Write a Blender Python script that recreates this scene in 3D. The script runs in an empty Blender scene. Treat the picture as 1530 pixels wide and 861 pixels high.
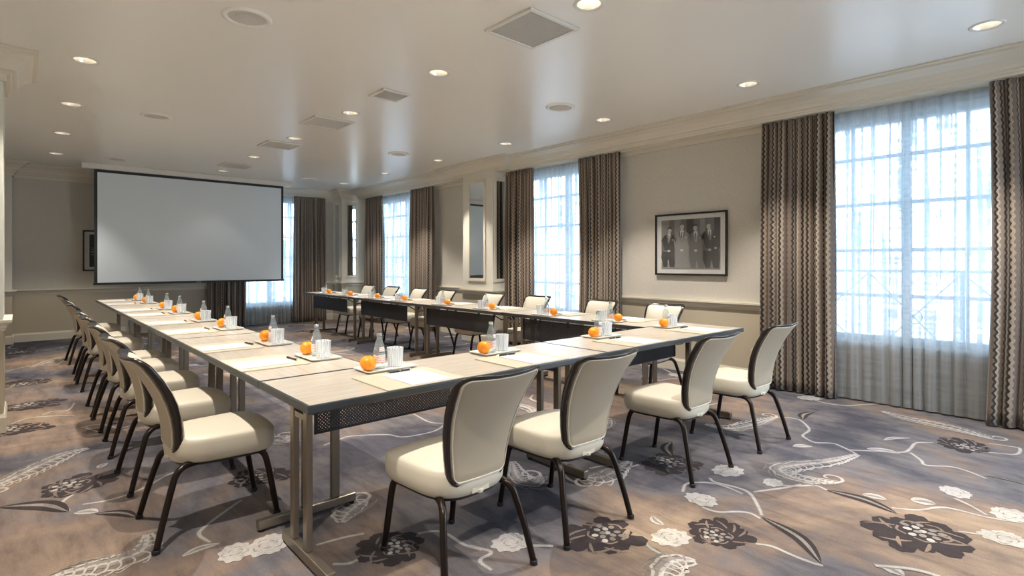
import bpy, bmesh, math, random
from math import pi, sin, cos, radians
from mathutils import Vector, Matrix

scene = bpy.context.scene
C = scene.collection

# ---------------------------------------------------------------- camera
cam_data = bpy.data.cameras.new('camera')
cam = bpy.data.objects.new('camera', cam_data)
C.objects.link(cam)
cam.location = (0, 0, 1.284)
cam.rotation_euler = (pi / 2, 0, -0.7384)
cam_data.sensor_width = 36
cam_data.lens = 805.2 / 1530 * 36
cam_data.shift_y = -37.8 / 1530
cam_data.clip_start = 0.05
scene.camera = cam

# ---------------------------------------------------------------- exposure, world, light levels
scene.view_settings.view_transform = 'Standard'
scene.view_settings.look = 'None'
scene.view_settings.gamma = 1
scene.view_settings.use_curve_mapping = False
scene.view_settings.exposure = 0.66
WORLD_STRENGTH = 9.5
SPOT_POWER = 135.0
scene.cycles.use_denoising = True
scene.cycles.max_bounces = 9
scene.cycles.diffuse_bounces = 4
scene.cycles.glossy_bounces = 3
scene.cycles.transparent_max_bounces = 24
scene.cycles.transmission_bounces = 6
scene.cycles.sample_clamp_indirect = 6.0
scene.cycles.caustics_reflective = False
scene.cycles.caustics_refractive = False

world = bpy.data.worlds.new('daylight_sky')
scene.world = world
world.use_nodes = True
wn = world.node_tree
wn.nodes.clear()
w_out = wn.nodes.new('ShaderNodeOutputWorld')
w_bg = wn.nodes.new('ShaderNodeBackground')
w_ramp = wn.nodes.new('ShaderNodeValToRGB')
w_sep = wn.nodes.new('ShaderNodeSeparateXYZ')
w_tc = wn.nodes.new('ShaderNodeTexCoord')
w_map = wn.nodes.new('ShaderNodeMapRange')
wn.links.new(w_tc.outputs['Generated'], w_sep.inputs[0])
w_map.inputs['From Min'].default_value = -1
w_map.inputs['From Max'].default_value = 1
wn.links.new(w_sep.outputs['Z'], w_map.inputs['Value'])
wn.links.new(w_map.outputs['Result'], w_ramp.inputs[0])
w_ramp.color_ramp.elements[0].position = 0.35
w_ramp.color_ramp.elements[0].color = (0.30, 0.34, 0.38, 1)
w_ramp.color_ramp.elements[1].position = 0.56
w_ramp.color_ramp.elements[1].color = (0.74, 0.87, 1.0, 1)
wn.links.new(w_ramp.outputs[0], w_bg.inputs['Color'])
w_bg.inputs['Strength'].default_value = WORLD_STRENGTH
wn.links.new(w_bg.outputs[0], w_out.inputs[0])

# room dimensions (metres)
H = 2.88
XW, YB, XL, YF = 5.80, 11.80, -0.45, -2.6     # window wall, far wall, left wall, wall behind the viewer
OPEN_R = [(-2.30, -0.40, 0.30, 2.62), (0.35, 2.05, 0.56, 2.62), (4.35, 6.20, 0.56, 2.62), (8.60, 10.85, 0.56, 2.62)]   # y0 y1 z0 z1; the first is an unseen window added for daylight
OPEN_B = (2.95, 4.80, 0.40, 2.62)             # x0 x1 z0 z1
OPEN_F_ADDED = (3.70, 5.20, 0.30, 2.62)             # unseen window added behind the viewer for daylight

# daylight portals: they only steer the sampling of the sky through the windows
def portal(loc, rot, sx, sy):
    d = bpy.data.lights.new('window_portal', 'AREA')
    d.shape = 'RECTANGLE'; d.size = sx; d.size_y = sy
    d.cycles.is_portal = True
    o = bpy.data.objects.new('window_portal', d); C.objects.link(o)
    o.location = loc; o.rotation_euler = rot
for y0, y1, z0, z1 in OPEN_R:
    portal((XW + 0.20, (y0 + y1) / 2, (z0 + z1) / 2), (0, pi / 2, 0), z1 - z0, y1 - y0)
portal(((OPEN_B[0] + OPEN_B[1]) / 2, YB + 0.20, (OPEN_B[2] + OPEN_B[3]) / 2), (-pi / 2, 0, 0),
       OPEN_B[1] - OPEN_B[0], OPEN_B[3] - OPEN_B[2])
portal(((OPEN_F_ADDED[0] + OPEN_F_ADDED[1]) / 2, YF - 0.20, (OPEN_F_ADDED[2] + OPEN_F_ADDED[3]) / 2), (pi / 2, 0, 0),
       OPEN_F_ADDED[1] - OPEN_F_ADDED[0], OPEN_F_ADDED[3] - OPEN_F_ADDED[2])

# ---------------------------------------------------------------- helpers
def tag(o, label=None, cat=None, group=None, kind=None):
    if label: o['label'] = label
    if cat: o['category'] = cat
    if group: o['group'] = group
    if kind: o['kind'] = kind
    return o

def thing(name, label, cat, loc=(0, 0, 0), rz=0.0, group=None, kind=None):
    o = bpy.data.objects.new(name, None)
    C.objects.link(o)
    o.location = loc; o.rotation_euler = (0, 0, rz)
    o.empty_display_size = 0.1
    return tag(o, label, cat, group, kind)

def obj(name, bm, mat, parent=None, smooth=False, sub=0, bevel=0):
    me = bpy.data.meshes.new(name)
    bmesh.ops.recalc_face_normals(bm, faces=bm.faces[:]) if not getattr(bm, 'keep_normals', False) else None
    bm.to_mesh(me); bm.free()
    mats = mat if isinstance(mat, (list, tuple)) else [mat]
    for m in mats: me.materials.append(m)
    if smooth:
        for p in me.polygons: p.use_smooth = True
    o = bpy.data.objects.new(name, me)
    C.objects.link(o)
    if parent: o.parent = parent
    if bevel:
        b = o.modifiers.new('bevel', 'BEVEL'); b.width = bevel; b.segments = 2; b.limit_method = 'ANGLE'
    if sub:
        s = o.modifiers.new('subsurf', 'SUBSURF'); s.levels = sub; s.render_levels = sub
    return o

def B(): return bmesh.new()

def box(bm, x0, x1, y0, y1, z0, z1, mi=0):
    vs = [bm.verts.new((x, y, z)) for z in (z0, z1) for x, y in ((x0, y0), (x1, y0), (x1, y1), (x0, y1))]
    for f in ((3, 2, 1, 0), (4, 5, 6, 7), (0, 1, 5, 4), (1, 2, 6, 5), (2, 3, 7, 6), (3, 0, 4, 7)):
        fc = bm.faces.new([vs[i] for i in f]); fc.material_index = mi
    return bm

def lathe(bm, prof, n=24, cx=0, cy=0, cap0=True, cap1=True, mi=0):
    rings = []
    for r, z in prof:
        rings.append([bm.verts.new((cx + r * cos(2 * pi * k / n), cy + r * sin(2 * pi * k / n), z)) for k in range(n)])
    for a, b in zip(rings, rings[1:]):
        for k in range(n):
            f = bm.faces.new((a[k], a[(k + 1) % n], b[(k + 1) % n], b[k])); f.material_index = mi
    if cap0: bm.faces.new(rings[0][::-1]).material_index = mi
    if cap1: bm.faces.new(rings[-1]).material_index = mi
    return bm

def tube(bm, pts, r, n=10, r1=None, flat=1.0):
    pts = [Vector(p) for p in pts]
    rings = []
    up = Vector((0, 0, 1))
    prev = None
    for i, p in enumerate(pts):
        d = (pts[min(i + 1, len(pts) - 1)] - pts[max(i - 1, 0)]).normalized()
        if prev is None:
            a = d.cross(up) if abs(d.z) < 0.95 else d.cross(Vector((0, 1, 0)))
        else:
            a = prev - d * prev.dot(d)
        a.normalize(); prev = a
        b = d.cross(a)
        rr = r if r1 is None else r + (r1 - r) * i / (len(pts) - 1)
        rings.append([bm.verts.new(p + a * rr * cos(2 * pi * k / n) + b * rr * flat * sin(2 * pi * k / n)) for k in range(n)])
    for a, b in zip(rings, rings[1:]):
        for k in range(n):
            bm.faces.new((a[k], a[(k + 1) % n], b[(k + 1) % n], b[k]))
    bm.faces.new(rings[0][::-1]); bm.faces.new(rings[-1])
    return bm

def smooth_path(pts, m=5):
    """Catmull-Rom through points of any dimension."""
    P = [Vector(p) for p in pts]
    P = [P[0] * 2 - P[1]] + P + [P[-1] * 2 - P[-2]]
    out = []
    for i in range(1, len(P) - 2):
        a, b, c, d = P[i - 1:i + 3]
        for k in range(m):
            t = k / m
            out.append(0.5 * ((2 * b) + (c - a) * t + (2 * a - 5 * b + 4 * c - d) * t * t + (3 * b - a - 3 * c + d) * t ** 3))
    out.append(P[-2].copy())
    return out

def loops(bm, rings, close=True, cap0=False, cap1=False, wrap=False, mi=0):
    vr = [[bm.verts.new(p) for p in r] for r in rings]
    n = len(vr[0])
    pairs = list(zip(vr, vr[1:])) + ([(vr[-1], vr[0])] if wrap else [])
    for a, b in pairs:
        for k in range(n if close else n - 1):
            bm.faces.new((a[k], a[(k + 1) % n], b[(k + 1) % n], b[k])).material_index = mi
    if cap0: bm.faces.new(vr[0][::-1]).material_index = mi
    if cap1: bm.faces.new(vr[-1]).material_index = mi
    return vr

def sweep(bm, path, prof, closed=False):
    """path: axis-aligned xy polyline walked with the room on its LEFT; prof: (distance into room, z)."""
    n = len(path); rings = []
    for i, p in enumerate(path):
        p = Vector(p)
        def nrm(a, b):
            d = (Vector(b) - Vector(a)).normalized(); return Vector((-d.y, d.x))
        if closed:
            n0 = nrm(path[i - 1], path[i]); n1 = nrm(path[i], path[(i + 1) % n])
        else:
            n0 = nrm(path[i - 1], path[i]) if i > 0 else None
            n1 = nrm(path[i], path[i + 1]) if i < n - 1 else None
            n0 = n0 or n1; n1 = n1 or n0
        off = n0 if (n0 - n1).length < 1e-6 else n0 + n1
        rings.append([(p.x + off.x * d, p.y + off.y * d, z) for d, z in prof])
    loops(bm, rings, close=True, cap0=not closed, cap1=not closed, wrap=closed)
    return bm

# ---------------------------------------------------------------- materials
def mat(name, color, rough=0.5, metal=0.0, spec=0.5, **kw):
    m = bpy.data.materials.new(name); m.use_nodes = True
    b = m.node_tree.nodes['Principled BSDF']
    b.inputs['Base Color'].default_value = (*color, 1)
    b.inputs['Roughness'].default_value = rough
    b.inputs['Metallic'].default_value = metal
    b.inputs['Specular IOR Level'].default_value = spec
    for k, v in kw.items():
        b.inputs[k.replace('_', ' ')].default_value = v
    return m

def N(m, t, **kw):
    n = m.node_tree.nodes.new(t)
    for k, v in kw.items():
        if k in n.inputs: n.inputs[k].default_value = v
        else: setattr(n, k, v)
    return n
def L(m, a, b): m.node_tree.links.new(a, b)
def bsdf(m): return m.node_tree.nodes['Principled BSDF']

def coord(m, scale=(1, 1, 1), kind='Object'):
    tc = N(m, 'ShaderNodeTexCoord'); mp = N(m, 'ShaderNodeMapping')
    mp.inputs['Scale'].default_value = scale
    L(m, tc.outputs[kind], mp.inputs['Vector'])
    return mp.outputs[0]

def noise_color(m, stops, scale=4, detail=4, vec=None, rough=0.55, dist=0.0):
    n = N(m, 'ShaderNodeTexNoise'); n.inputs['Scale'].default_value = scale
    n.inputs['Detail'].default_value = detail; n.inputs['Roughness'].default_value = rough
    n.inputs['Distortion'].default_value = dist
    if vec is not None: L(m, vec, n.inputs['Vector'])
    r = N(m, 'ShaderNodeValToRGB')
    el = r.color_ramp.elements
    while len(el) < len(stops): el.new(0.5)
    for e, (p, c) in zip(el, stops):
        e.position = p; e.color = (*c, 1)
    L(m, n.outputs['Fac'], r.inputs[0])
    return r.outputs[0]

def bump(m, vec, scale, strength=0.2, dist=0.002, detail=3):
    n = N(m, 'ShaderNodeTexNoise'); n.inputs['Scale'].default_value = scale; n.inputs['Detail'].default_value = detail
    if vec is not None: L(m, vec, n.inputs['Vector'])
    b = N(m, 'ShaderNodeBump'); b.inputs['Strength'].default_value = strength; b.inputs['Distance'].default_value = dist
    L(m, n.outputs['Fac'], b.inputs['Height']); L(m, b.outputs[0], bsdf(m).inputs['Normal'])

M = {}
M['ceiling'] = mat('ceiling_paint', (0.86, 0.84, 0.785), 0.29, spec=0.9)
bump(M['ceiling'], coord(M['ceiling'], (1, 1, 1)), 1.6, 0.25, 0.01, 2)
M['paper'] = mat('wall_covering', (0.47, 0.435, 0.375), 0.75)
L(M['paper'], noise_color(M['paper'], [(0.35, (0.55, 0.52, 0.46)), (0.65, (0.65, 0.615, 0.55))], 60, 2,
    coord(M['paper'], (0.6, 0.6, 8))), bsdf(M['paper']).inputs['Base Color'])
M['dado'] = mat('dado_lamp_tint', (0.52, 0.46, 0.35), 0.55)  # lower wall yellowed, warm lamplight put into its colour
M['trim'] = mat('trim_paint', (0.70, 0.65, 0.54), 0.38)
M['trimwhite'] = mat('pilaster_paint', (0.70, 0.68, 0.60), 0.38)
M['mirror'] = mat('mirror_glass', (0.85, 0.9, 0.9), 0.03, metal=1.0)
M['winframe'] = mat('window_frame_paint', (0.42, 0.45, 0.47), 0.5)
M['cream'] = mat('cream_vinyl', (0.62, 0.575, 0.475), 0.42)
bump(M['cream'], coord(M['cream']), 350, 0.08, 0.001)
M['tan'] = mat('shaded_back_vinyl', (0.43, 0.365, 0.27), 0.45)  # seat vinyl darkened, shade on the rear panel put into its colour
bump(M['tan'], coord(M['tan']), 350, 0.08, 0.001)
M['bronze'] = mat('dark_bronze_frame', (0.022, 0.014, 0.011), 0.28, metal=0.6)
M['darktrim'] = mat('dark_glossy_trim', (0.020, 0.015, 0.014), 0.22)
M['steel'] = mat('brushed_metal_leg', (0.26, 0.22, 0.175), 0.36, metal=0.85)
M['edge'] = mat('table_edge_band', (0.045, 0.05, 0.055), 0.32)
M['blackmetal'] = mat('black_metal', (0.012, 0.012, 0.014), 0.45)
M['white'] = mat('white_ceramic', (0.78, 0.76, 0.70), 0.2)
M['sheet'] = mat('white_paper', (0.66, 0.67, 0.70), 0.8)
M['blotter'] = mat('cream_leather_pad', (0.58, 0.52, 0.40), 0.55)
M['pen'] = mat('pen_black', (0.02, 0.018, 0.018), 0.3)
M['chrome'] = mat('chrome', (0.7, 0.7, 0.7), 0.15, metal=1)
M['grille'] = mat('grille_white', (0.55, 0.54, 0.50), 0.5)
M['screen'] = mat('screen_fabric', (0.72, 0.80, 0.86), 0.85)
M['black'] = mat('matte_black', (0.010, 0.011, 0.013), 0.5)
M['plastic'] = mat('white_plastic', (0.75, 0.74, 0.70), 0.35)
M['frame'] = mat('picture_frame_black', (0.012, 0.012, 0.012), 0.25)
M['matboard'] = mat('picture_mount', (0.80, 0.79, 0.77), 0.7)
M['rail'] = mat('balcony_rail_paint', (0.35, 0.40, 0.44), 0.5)
M['stone'] = mat('exterior_stone', (0.55, 0.55, 0.55), 0.8)

# table laminate: pale washed wood with fine grain along the length
m = M['laminate'] = mat('washed_wood_laminate', (0.6, 0.52, 0.42), 0.3, spec=0.5)
L(m, noise_color(m, [(0.3, (0.42, 0.37, 0.31)), (0.5, (0.53, 0.475, 0.40)), (0.72, (0.62, 0.57, 0.49))], 9, 6, coord(m, (0.5, 9, 1)), 0.6, 0.4), bsdf(m).inputs['Base Color'])

# orange peel
m = M['orange'] = mat('orange_peel', (0.95, 0.33, 0.01), 0.38)
L(m, noise_color(m, [(0.3, (0.85, 0.24, 0.005)), (0.7, (1.0, 0.38, 0.015))], 30, 3, coord(m)), bsdf(m).inputs['Base Color'])
bump(m, coord(m), 420, 0.25, 0.001)

# carpet ground: broad brown and blue-grey clouds with brushed streaks
def carpet_mat(name, stops, fine):
    m = mat(name, stops[0][1], 0.95, spec=0.15)
    vec = coord(m, (1, 1, 1))
    c = noise_color(m, stops, 0.5, 10, vec, 0.62, 0.5)
    v2 = coord(m, (5.0, 1.2, 1)); v2n = v2.node; v2n.inputs['Rotation'].default_value = (0, 0, 0.5)
    s = noise_color(m, [(0.32, (0.45, 0.43, 0.44)), (0.52, (1, 1, 1)), (0.70, (1.30, 1.28, 1.25))], 2.2, 8, v2, 0.7, 0.3)
    mx = N(m, 'ShaderNodeMix', data_type='RGBA', blend_type='MULTIPLY'); mx.inputs[0].default_value = fine
    L(m, c, mx.inputs[6]); L(m, s, mx.inputs[7])
    p = noise_color(m, [(0.3, (0.7, 0.7, 0.7)), (0.7, (1.25, 1.25, 1.25))], 260, 2, vec)
    m2 = N(m, 'ShaderNodeMix', data_type='RGBA', blend_type='MULTIPLY'); m2.inputs[0].default_value = 0.7
    L(m, mx.outputs[2], m2.inputs[6]); L(m, p, m2.inputs[7])
    L(m, m2.outputs[2], bsdf(m).inputs['Base Color'])
    bump(m, vec, 300, 0.5, 0.004)
    return m
M['carpet'] = carpet_mat('carpet_pile', [(0.40, (0.075, 0.074, 0.092)), (0.47, (0.150, 0.140, 0.150)), (0.52, (0.205, 0.155, 0.130)), (0.60, (0.345, 0.255, 0.185))], 0.6)
M['vine'] = carpet_mat('carpet_pale_pile', [(0.38, (0.30, 0.30, 0.33)), (0.6, (0.54, 0.50, 0.44))], 0.6)
M['pale'] = carpet_mat('carpet_grey_leaf_pile', [(0.35, (0.19, 0.185, 0.20)), (0.6, (0.30, 0.26, 0.22))], 0.6)
M['dark'] = carpet_mat('carpet_dark_pile', [(0.35, (0.035, 0.030, 0.035)), (0.6, (0.055, 0.043, 0.042))], 0.4)

# drapery: vertical zigzag bands of taupe, dark brown and silver yarn; uv.x = metres along the cloth, uv.y = height
def drape():
    m = mat('zigzag_drapery', (0.2, 0.16, 0.13), 0.6, spec=0.3)
    uv = N(m, 'ShaderNodeUVMap'); sp = N(m, 'ShaderNodeSeparateXYZ'); L(m, uv.outputs[0], sp.inputs[0])
    def math(op, a, b=None, c=None):
        n = N(m, 'ShaderNodeMath', operation=op)
        for i, v in enumerate((a, b, c)):
            if v is None: continue
            if isinstance(v, (int, float)): n.inputs[i].default_value = v
            else: L(m, v, n.inputs[i])
        return n.outputs[0]
    nz0 = N(m, 'ShaderNodeTexNoise'); nz0.inputs['Scale'].default_value = 28; nz0.inputs['Detail'].default_value = 2
    L(m, uv.outputs[0], nz0.inputs['Vector'])
    zig = math('MULTIPLY', math('SINE', math('MULTIPLY', sp.outputs['Y'], 112.0)), 0.0042)
    u = math('ADD', math('ADD', sp.outputs['X'], zig), math('MULTIPLY', nz0.outputs['Fac'], 0.010))
    fr = math('FRACT', math('DIVIDE', u, 0.104))
    r = N(m, 'ShaderNodeValToRGB'); r.color_ramp.interpolation = 'CONSTANT'
    el = r.color_ramp.elements
    stops = [(0, (0.030, 0.021, 0.017)), (0.14, (0.24, 0.185, 0.14)), (0.36, (0.42, 0.355, 0.285)), (0.46, (0.035, 0.026, 0.021)), (0.56, (0.18, 0.135, 0.105)), (0.84, (0.36, 0.29, 0.225))]
    while len(el) < len(stops): el.new(0.5)
    for e, (p, c) in zip(el, stops): e.position = p; e.color = (*c, 1)
    L(m, fr, r.inputs[0])
    nz = noise_color(m, [(0.3, (0.55, 0.55, 0.55)), (0.7, (1.3, 1.3, 1.3))], 140, 3, None)
    nzn = m.node_tree.nodes[-2]
    L(m, uv.outputs[0], nzn.inputs['Vector']) if nzn.bl_idname == 'ShaderNodeTexNoise' else None
    mx = N(m, 'ShaderNodeMix', data_type='RGBA', blend_type='MULTIPLY'); mx.inputs[0].default_value = 0.7
    L(m, r.outputs[0], mx.inputs[6]); L(m, nz, mx.inputs[7])
    L(m, mx.outputs[2], bsdf(m).inputs['Base Color'])
    bsdf(m).inputs['Sheen Weight'].default_value = 0.3
    return m
M['drape'] = drape()

# sheer voile: part see-through, part translucent, with horizontal woven bands
def sheer():
    m = bpy.data.materials.new('sheer_voile'); m.use_nodes = True
    nt = m.node_tree; nt.nodes.clear()
    out = N(m, 'ShaderNodeOutputMaterial'); mix = N(m, 'ShaderNodeMixShader')
    tr = N(m, 'ShaderNodeBsdfTransparent'); tr.inputs[0].default_value = (0.93, 0.97, 1.0, 1)
    mix2 = N(m, 'ShaderNodeMixShader'); mix2.inputs[0].default_value = 0.45
    tl = N(m, 'ShaderNodeBsdfTranslucent'); tl.inputs[0].default_value = (0.19, 0.245, 0.285, 1)
    df = N(m, 'ShaderNodeBsdfDiffuse'); df.inputs[0].default_value = (0.62, 0.62, 0.62, 1)
    L(m, tl.outputs[0], mix2.inputs[1]); L(m, df.outputs[0], mix2.inputs[2])
    uv = N(m, 'ShaderNodeUVMap'); mp = N(m, 'ShaderNodeMapping'); mp.inputs['Scale'].default_value = (1.2, 16, 1)
    L(m, uv.outputs[0], mp.inputs[0])
    n = N(m, 'ShaderNodeTexNoise'); n.inputs['Scale'].default_value = 1.5; n.inputs['Detail'].default_value = 5
    L(m, mp.outputs[0], n.inputs['Vector'])
    mr = N(m, 'ShaderNodeMapRange'); mr.inputs['From Min'].default_value = 0.3; mr.inputs['From Max'].default_value = 0.7
    mr.inputs['To Min'].default_value = 0.66; mr.inputs['To Max'].default_value = 0.88
    L(m, n.outputs['Fac'], mr.inputs[0])
    lw = N(m, 'ShaderNodeLayerWeight'); lw.inputs[0].default_value = 0.5
    ma = N(m, 'ShaderNodeMath', operation='MULTIPLY_ADD', use_clamp=True); ma.inputs[1].default_value = 0.22
    L(m, lw.outputs['Facing'], ma.inputs[0]); L(m, mr.outputs[0], ma.inputs[2])
    mp2 = N(m, 'ShaderNodeMapping'); mp2.inputs['Scale'].default_value = (9.0, 0.35, 1); L(m, uv.outputs[0], mp2.inputs[0])
    n2 = N(m, 'ShaderNodeTexNoise'); n2.inputs['Scale'].default_value = 1.3; n2.inputs['Detail'].default_value = 3; L(m, mp2.outputs[0], n2.inputs['Vector'])
    mr2 = N(m, 'ShaderNodeMapRange'); mr2.inputs['From Min'].default_value = 0.48; mr2.inputs['From Max'].default_value = 0.60
    mr2.inputs['To Min'].default_value = 0.0; mr2.inputs['To Max'].default_value = 0.26; L(m, n2.outputs['Fac'], mr2.inputs[0])
    ad = N(m, 'ShaderNodeMath', operation='ADD'); L(m, ma.outputs[0], ad.inputs[0]); L(m, mr2.outputs[0], ad.inputs[1])
    mn = N(m, 'ShaderNodeMath', operation='MINIMUM'); mn.inputs[1].default_value = 0.985; L(m, ad.outputs[0], mn.inputs[0])
    L(m, mn.outputs[0], mix.inputs[0])
    L(m, tr.outputs[0], mix.inputs[1]); L(m, mix2.outputs[0], mix.inputs[2]); L(m, mix.outputs[0], out.inputs[0])
    return m
M['sheer'] = sheer()

def thin_glass(name, tint, gloss=0.12, haze=0.0, hazecol=(0.8, 0.85, 0.88)):
    m = bpy.data.materials.new(name); m.use_nodes = True
    m.node_tree.nodes.clear()
    out = N(m, 'ShaderNodeOutputMaterial'); mix = N(m, 'ShaderNodeMixShader')
    tr = N(m, 'ShaderNodeBsdfTransparent'); tr.inputs[0].default_value = (*tint, 1)
    gl = N(m, 'ShaderNodeBsdfGlossy'); gl.inputs['Roughness'].default_value = 0.03
    lw = N(m, 'ShaderNodeLayerWeight'); lw.inputs[0].default_value = 0.5
    pw = N(m, 'ShaderNodeMath', operation='POWER'); pw.inputs[1].default_value = 4.0
    fr = N(m, 'ShaderNodeMath', operation='MULTIPLY_ADD'); fr.inputs[1].default_value = 0.8; fr.inputs[2].default_value = 0.04
    L(m, lw.outputs['Facing'], pw.inputs[0]); L(m, pw.outputs[0], fr.inputs[0])
    L(m, fr.outputs[0], mix.inputs[0]); L(m, tr.outputs[0], mix.inputs[1]); L(m, gl.outputs[0], mix.inputs[2])
    last = mix.outputs[0]
    if haze:
        m2 = N(m, 'ShaderNodeMixShader'); df = N(m, 'ShaderNodeBsdfDiffuse'); df.inputs[0].default_value = (*hazecol, 1)
        m2.inputs[0].default_value = haze
        L(m, last, m2.inputs[1]); L(m, df.outputs[0], m2.inputs[2]); last = m2.outputs[0]
        m['mixnode'] = m2.name
    L(m, last, out.inputs[0])
    return m
M['pane'] = thin_glass('window_glass', (0.96, 0.98, 1.0))
M['picglass'] = thin_glass('picture_glass', (0.98, 0.98, 0.98))
M['bottle'] = thin_glass('bottle_glass', (0.86, 0.92, 0.92), haze=0.16)
m = M['tumbler'] = thin_glass('cut_glass', (0.92, 0.95, 0.97), haze=0.5, hazecol=(0.86, 0.88, 0.9))
w = N(m, 'ShaderNodeTexWave', wave_type='BANDS', bands_direction='X'); w.inputs['Scale'].default_value = 38
w.inputs['Distortion'].default_value = 3.5; w.inputs['Detail'].default_value = 1
L(m, coord(m, (1, 1, 0.35)), w.inputs['Vector'])
mr = N(m, 'ShaderNodeMapRange'); mr.inputs['To Min'].default_value = 0.26; mr.inputs['To Max'].default_value = 0.60
L(m, w.outputs['Fac'], mr.inputs[0]); L(m, mr.outputs[0], m.node_tree.nodes[m['mixnode']].inputs[0])

# bottle label: translucent white with red script strokes
m = M['label'] = mat('bottle_label', (0.75, 0.72, 0.68), 0.6)
n = N(m, 'ShaderNodeTexWave', wave_type='BANDS', bands_direction='Z'); n.inputs['Scale'].default_value = 30; n.inputs['Distortion'].default_value = 9; n.inputs['Detail'].default_value = 2
L(m, coord(m), n.inputs['Vector'])
r = N(m, 'ShaderNodeValToRGB'); e = r.color_ramp.elements
e[0].position = 0.14; e[0].color = (0.62, 0.22, 0.16, 1); e[1].position = 0.22; e[1].color = (0.74, 0.74, 0.72, 1)
L(m, n.outputs['Fac'], r.inputs[0]); L(m, r.outputs[0], bsdf(m).inputs['Base Color'])

# perforated black sheet
def perforated(name, col, pitch, hole):
    m = mat(name, col, 0.5)
    tc = N(m, 'ShaderNodeTexCoord'); mp = N(m, 'ShaderNodeMapping'); mp.inputs['Scale'].default_value = (1 / pitch,) * 3
    mp.inputs['Rotation'].default_value = (0, radians(45), 0)
    L(m, tc.outputs['Object'], mp.inputs[0])
    fr = N(m, 'ShaderNodeVectorMath', operation='FRACTION'); L(m, mp.outputs[0], fr.inputs[0])
    sb = N(m, 'ShaderNodeVectorMath', operation='SUBTRACT'); sb.inputs[1].default_value = (0.5, 0, 0.5); L(m, fr.outputs[0], sb.inputs[0])
    ml = N(m, 'ShaderNodeVectorMath', operation='MULTIPLY'); ml.inputs[1].default_value = (1, 0, 1); L(m, sb.outputs[0], ml.inputs[0])
    ln = N(m, 'ShaderNodeVectorMath', operation='LENGTH'); L(m, ml.outputs[0], ln.inputs[0])
    gt = N(m, 'ShaderNodeMath', operation='GREATER_THAN'); gt.inputs[1].default_value = hole; L(m, ln.outputs[1], gt.inputs[0])
    L(m, gt.outputs[0], bsdf(m).inputs['Alpha'])
    return m
M['perf'] = perforated('perforated_black_sheet', (0.012, 0.012, 0.016), 0.012, 0.22)

def emit(name, col, s):
    m = mat(name, (0.8, 0.8, 0.8), 0.4)
    bsdf(m).inputs['Emission Color'].default_value = (*col, 1); bsdf(m).inputs['Emission Strength'].default_value = s
    return m
M['lamp'] = emit('lamp_lens', (1.0, 0.86, 0.66), 6.0)
M['reflector'] = mat('lamp_reflector', (0.85, 0.82, 0.76), 0.25, metal=0.7)

# ================================================================ THE SETTING
# ---- carpet: ground plane with the woven flower pattern as inlays of the same object
VINES= [[[3.03,1.58],[3.0,1.53],[3.02,1.4],[2.99,1.32],[2.86,1.22],[2.78,1.17]],[[2.74,1.59],[2.85,1.63],[2.93,1.59],[2.98,1.52],[2.98,1.43],[2.96,1.35]],[[2.64,1.42],[2.65,1.34],[2.73,1.27],[2.76,1.22],[2.74,1.16]],[[2.48,1.07],[2.51,1.01],[2.5,0.92],[2.5,0.84],[2.51,0.8]],[[3.03,1.32],[3.13,1.27],[3.23,1.22],[3.34,1.18]],[[4.63,1.83],[4.69,1.77],[4.7,1.68],[4.58,1.58],[4.46,1.52],[4.31,1.51],[4.25,1.48],[4.19,1.39],[4.26,1.3],[4.23,1.23],[4.17,1.15],[4.13,1.11]],[[3.22,1.29],[3.28,1.2],[3.38,1.12],[3.36,1.05]],[[4.19,1.18],[4.29,1.06],[4.41,0.92],[4.53,0.9],[4.71,0.9],[4.81,0.82]],[[4.44,0.88],[4.32,0.8],[4.24,0.76],[4.32,0.65],[4.31,0.57],[4.24,0.47]],[[4.84,0.53],[4.92,0.4],[5.09,0.39],[5.11,0.43],[5.08,0.55]],[[3.37,0.75],[3.44,0.65],[3.58,0.56],[3.6,0.4],[3.65,0.27]],[[3.76,0.55],[3.71,0.48],[3.63,0.4]],[[3.31,0.47],[3.36,0.37],[3.37,0.31]],[[0.21,3.84],[0.16,3.75],[0.18,3.6]],[[0.24,3.65],[0.36,3.62],[0.5,3.67],[0.64,3.8],[0.73,3.85]],[[0.88,3.14],[0.74,3.02],[0.64,2.92],[0.62,2.86],[0.64,2.76]],[[1.5,1.94],[1.54,1.83],[1.46,1.81],[1.45,1.72]],[[1.7,1.76],[1.78,1.68]],[[0.99,2.41],[1.11,2.39],[1.2,2.36]],[[0.98,2.21],[1.03,2.17],[1.08,2.17]],[[1.39,2.19],[1.48,2.13],[1.49,1.96],[1.52,1.87]],[[1.57,3.69],[1.69,3.73],[1.8,3.75],[2.01,3.61],[2.07,3.48],[2.19,3.44],[2.34,3.44],[2.49,3.53],[2.63,3.7]],[[2.46,3.94],[2.43,3.66],[2.49,3.55]],[[0.13,6.03],[0.2,6.11],[0.3,6.07],[0.36,6.35]],[[-0.06,5.85],[0.04,5.98],[0.2,5.92],[0.33,5.82]],[[-0.16,8.71],[0.06,8.95],[0.3,8.85],[0.42,9.24]],[[0.34,5.35],[0.46,5.37],[0.57,5.14],[0.69,5.22],[0.87,5.36]],[[0.35,5.08],[0.44,5.08],[0.37,5.32]],[[2.12,1.44],[2.09,1.36],[2.08,1.29]],[[2.9,1.99],[2.77,2.02],[2.73,2.12],[2.62,2.16]]]
ROSES= [[3.13,0.6,0.19],[2.01,1.58,0.17],[2.45,1.22,0.135],[1.22,2.16,0.135],[4.9,0.67,0.16],[3.06,1.84,0.17],[0.24,3.99,0.17],[0.09,6.5,0.2],[0.03,7.73,0.22],[-0.03,5.63,0.2],[-0.05,10.38,0.25],[1.06,3.41,0.16],[2.52,2.84,0.13],[2.01,4.92,0.15],[2.42,4.54,0.15]]
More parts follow.
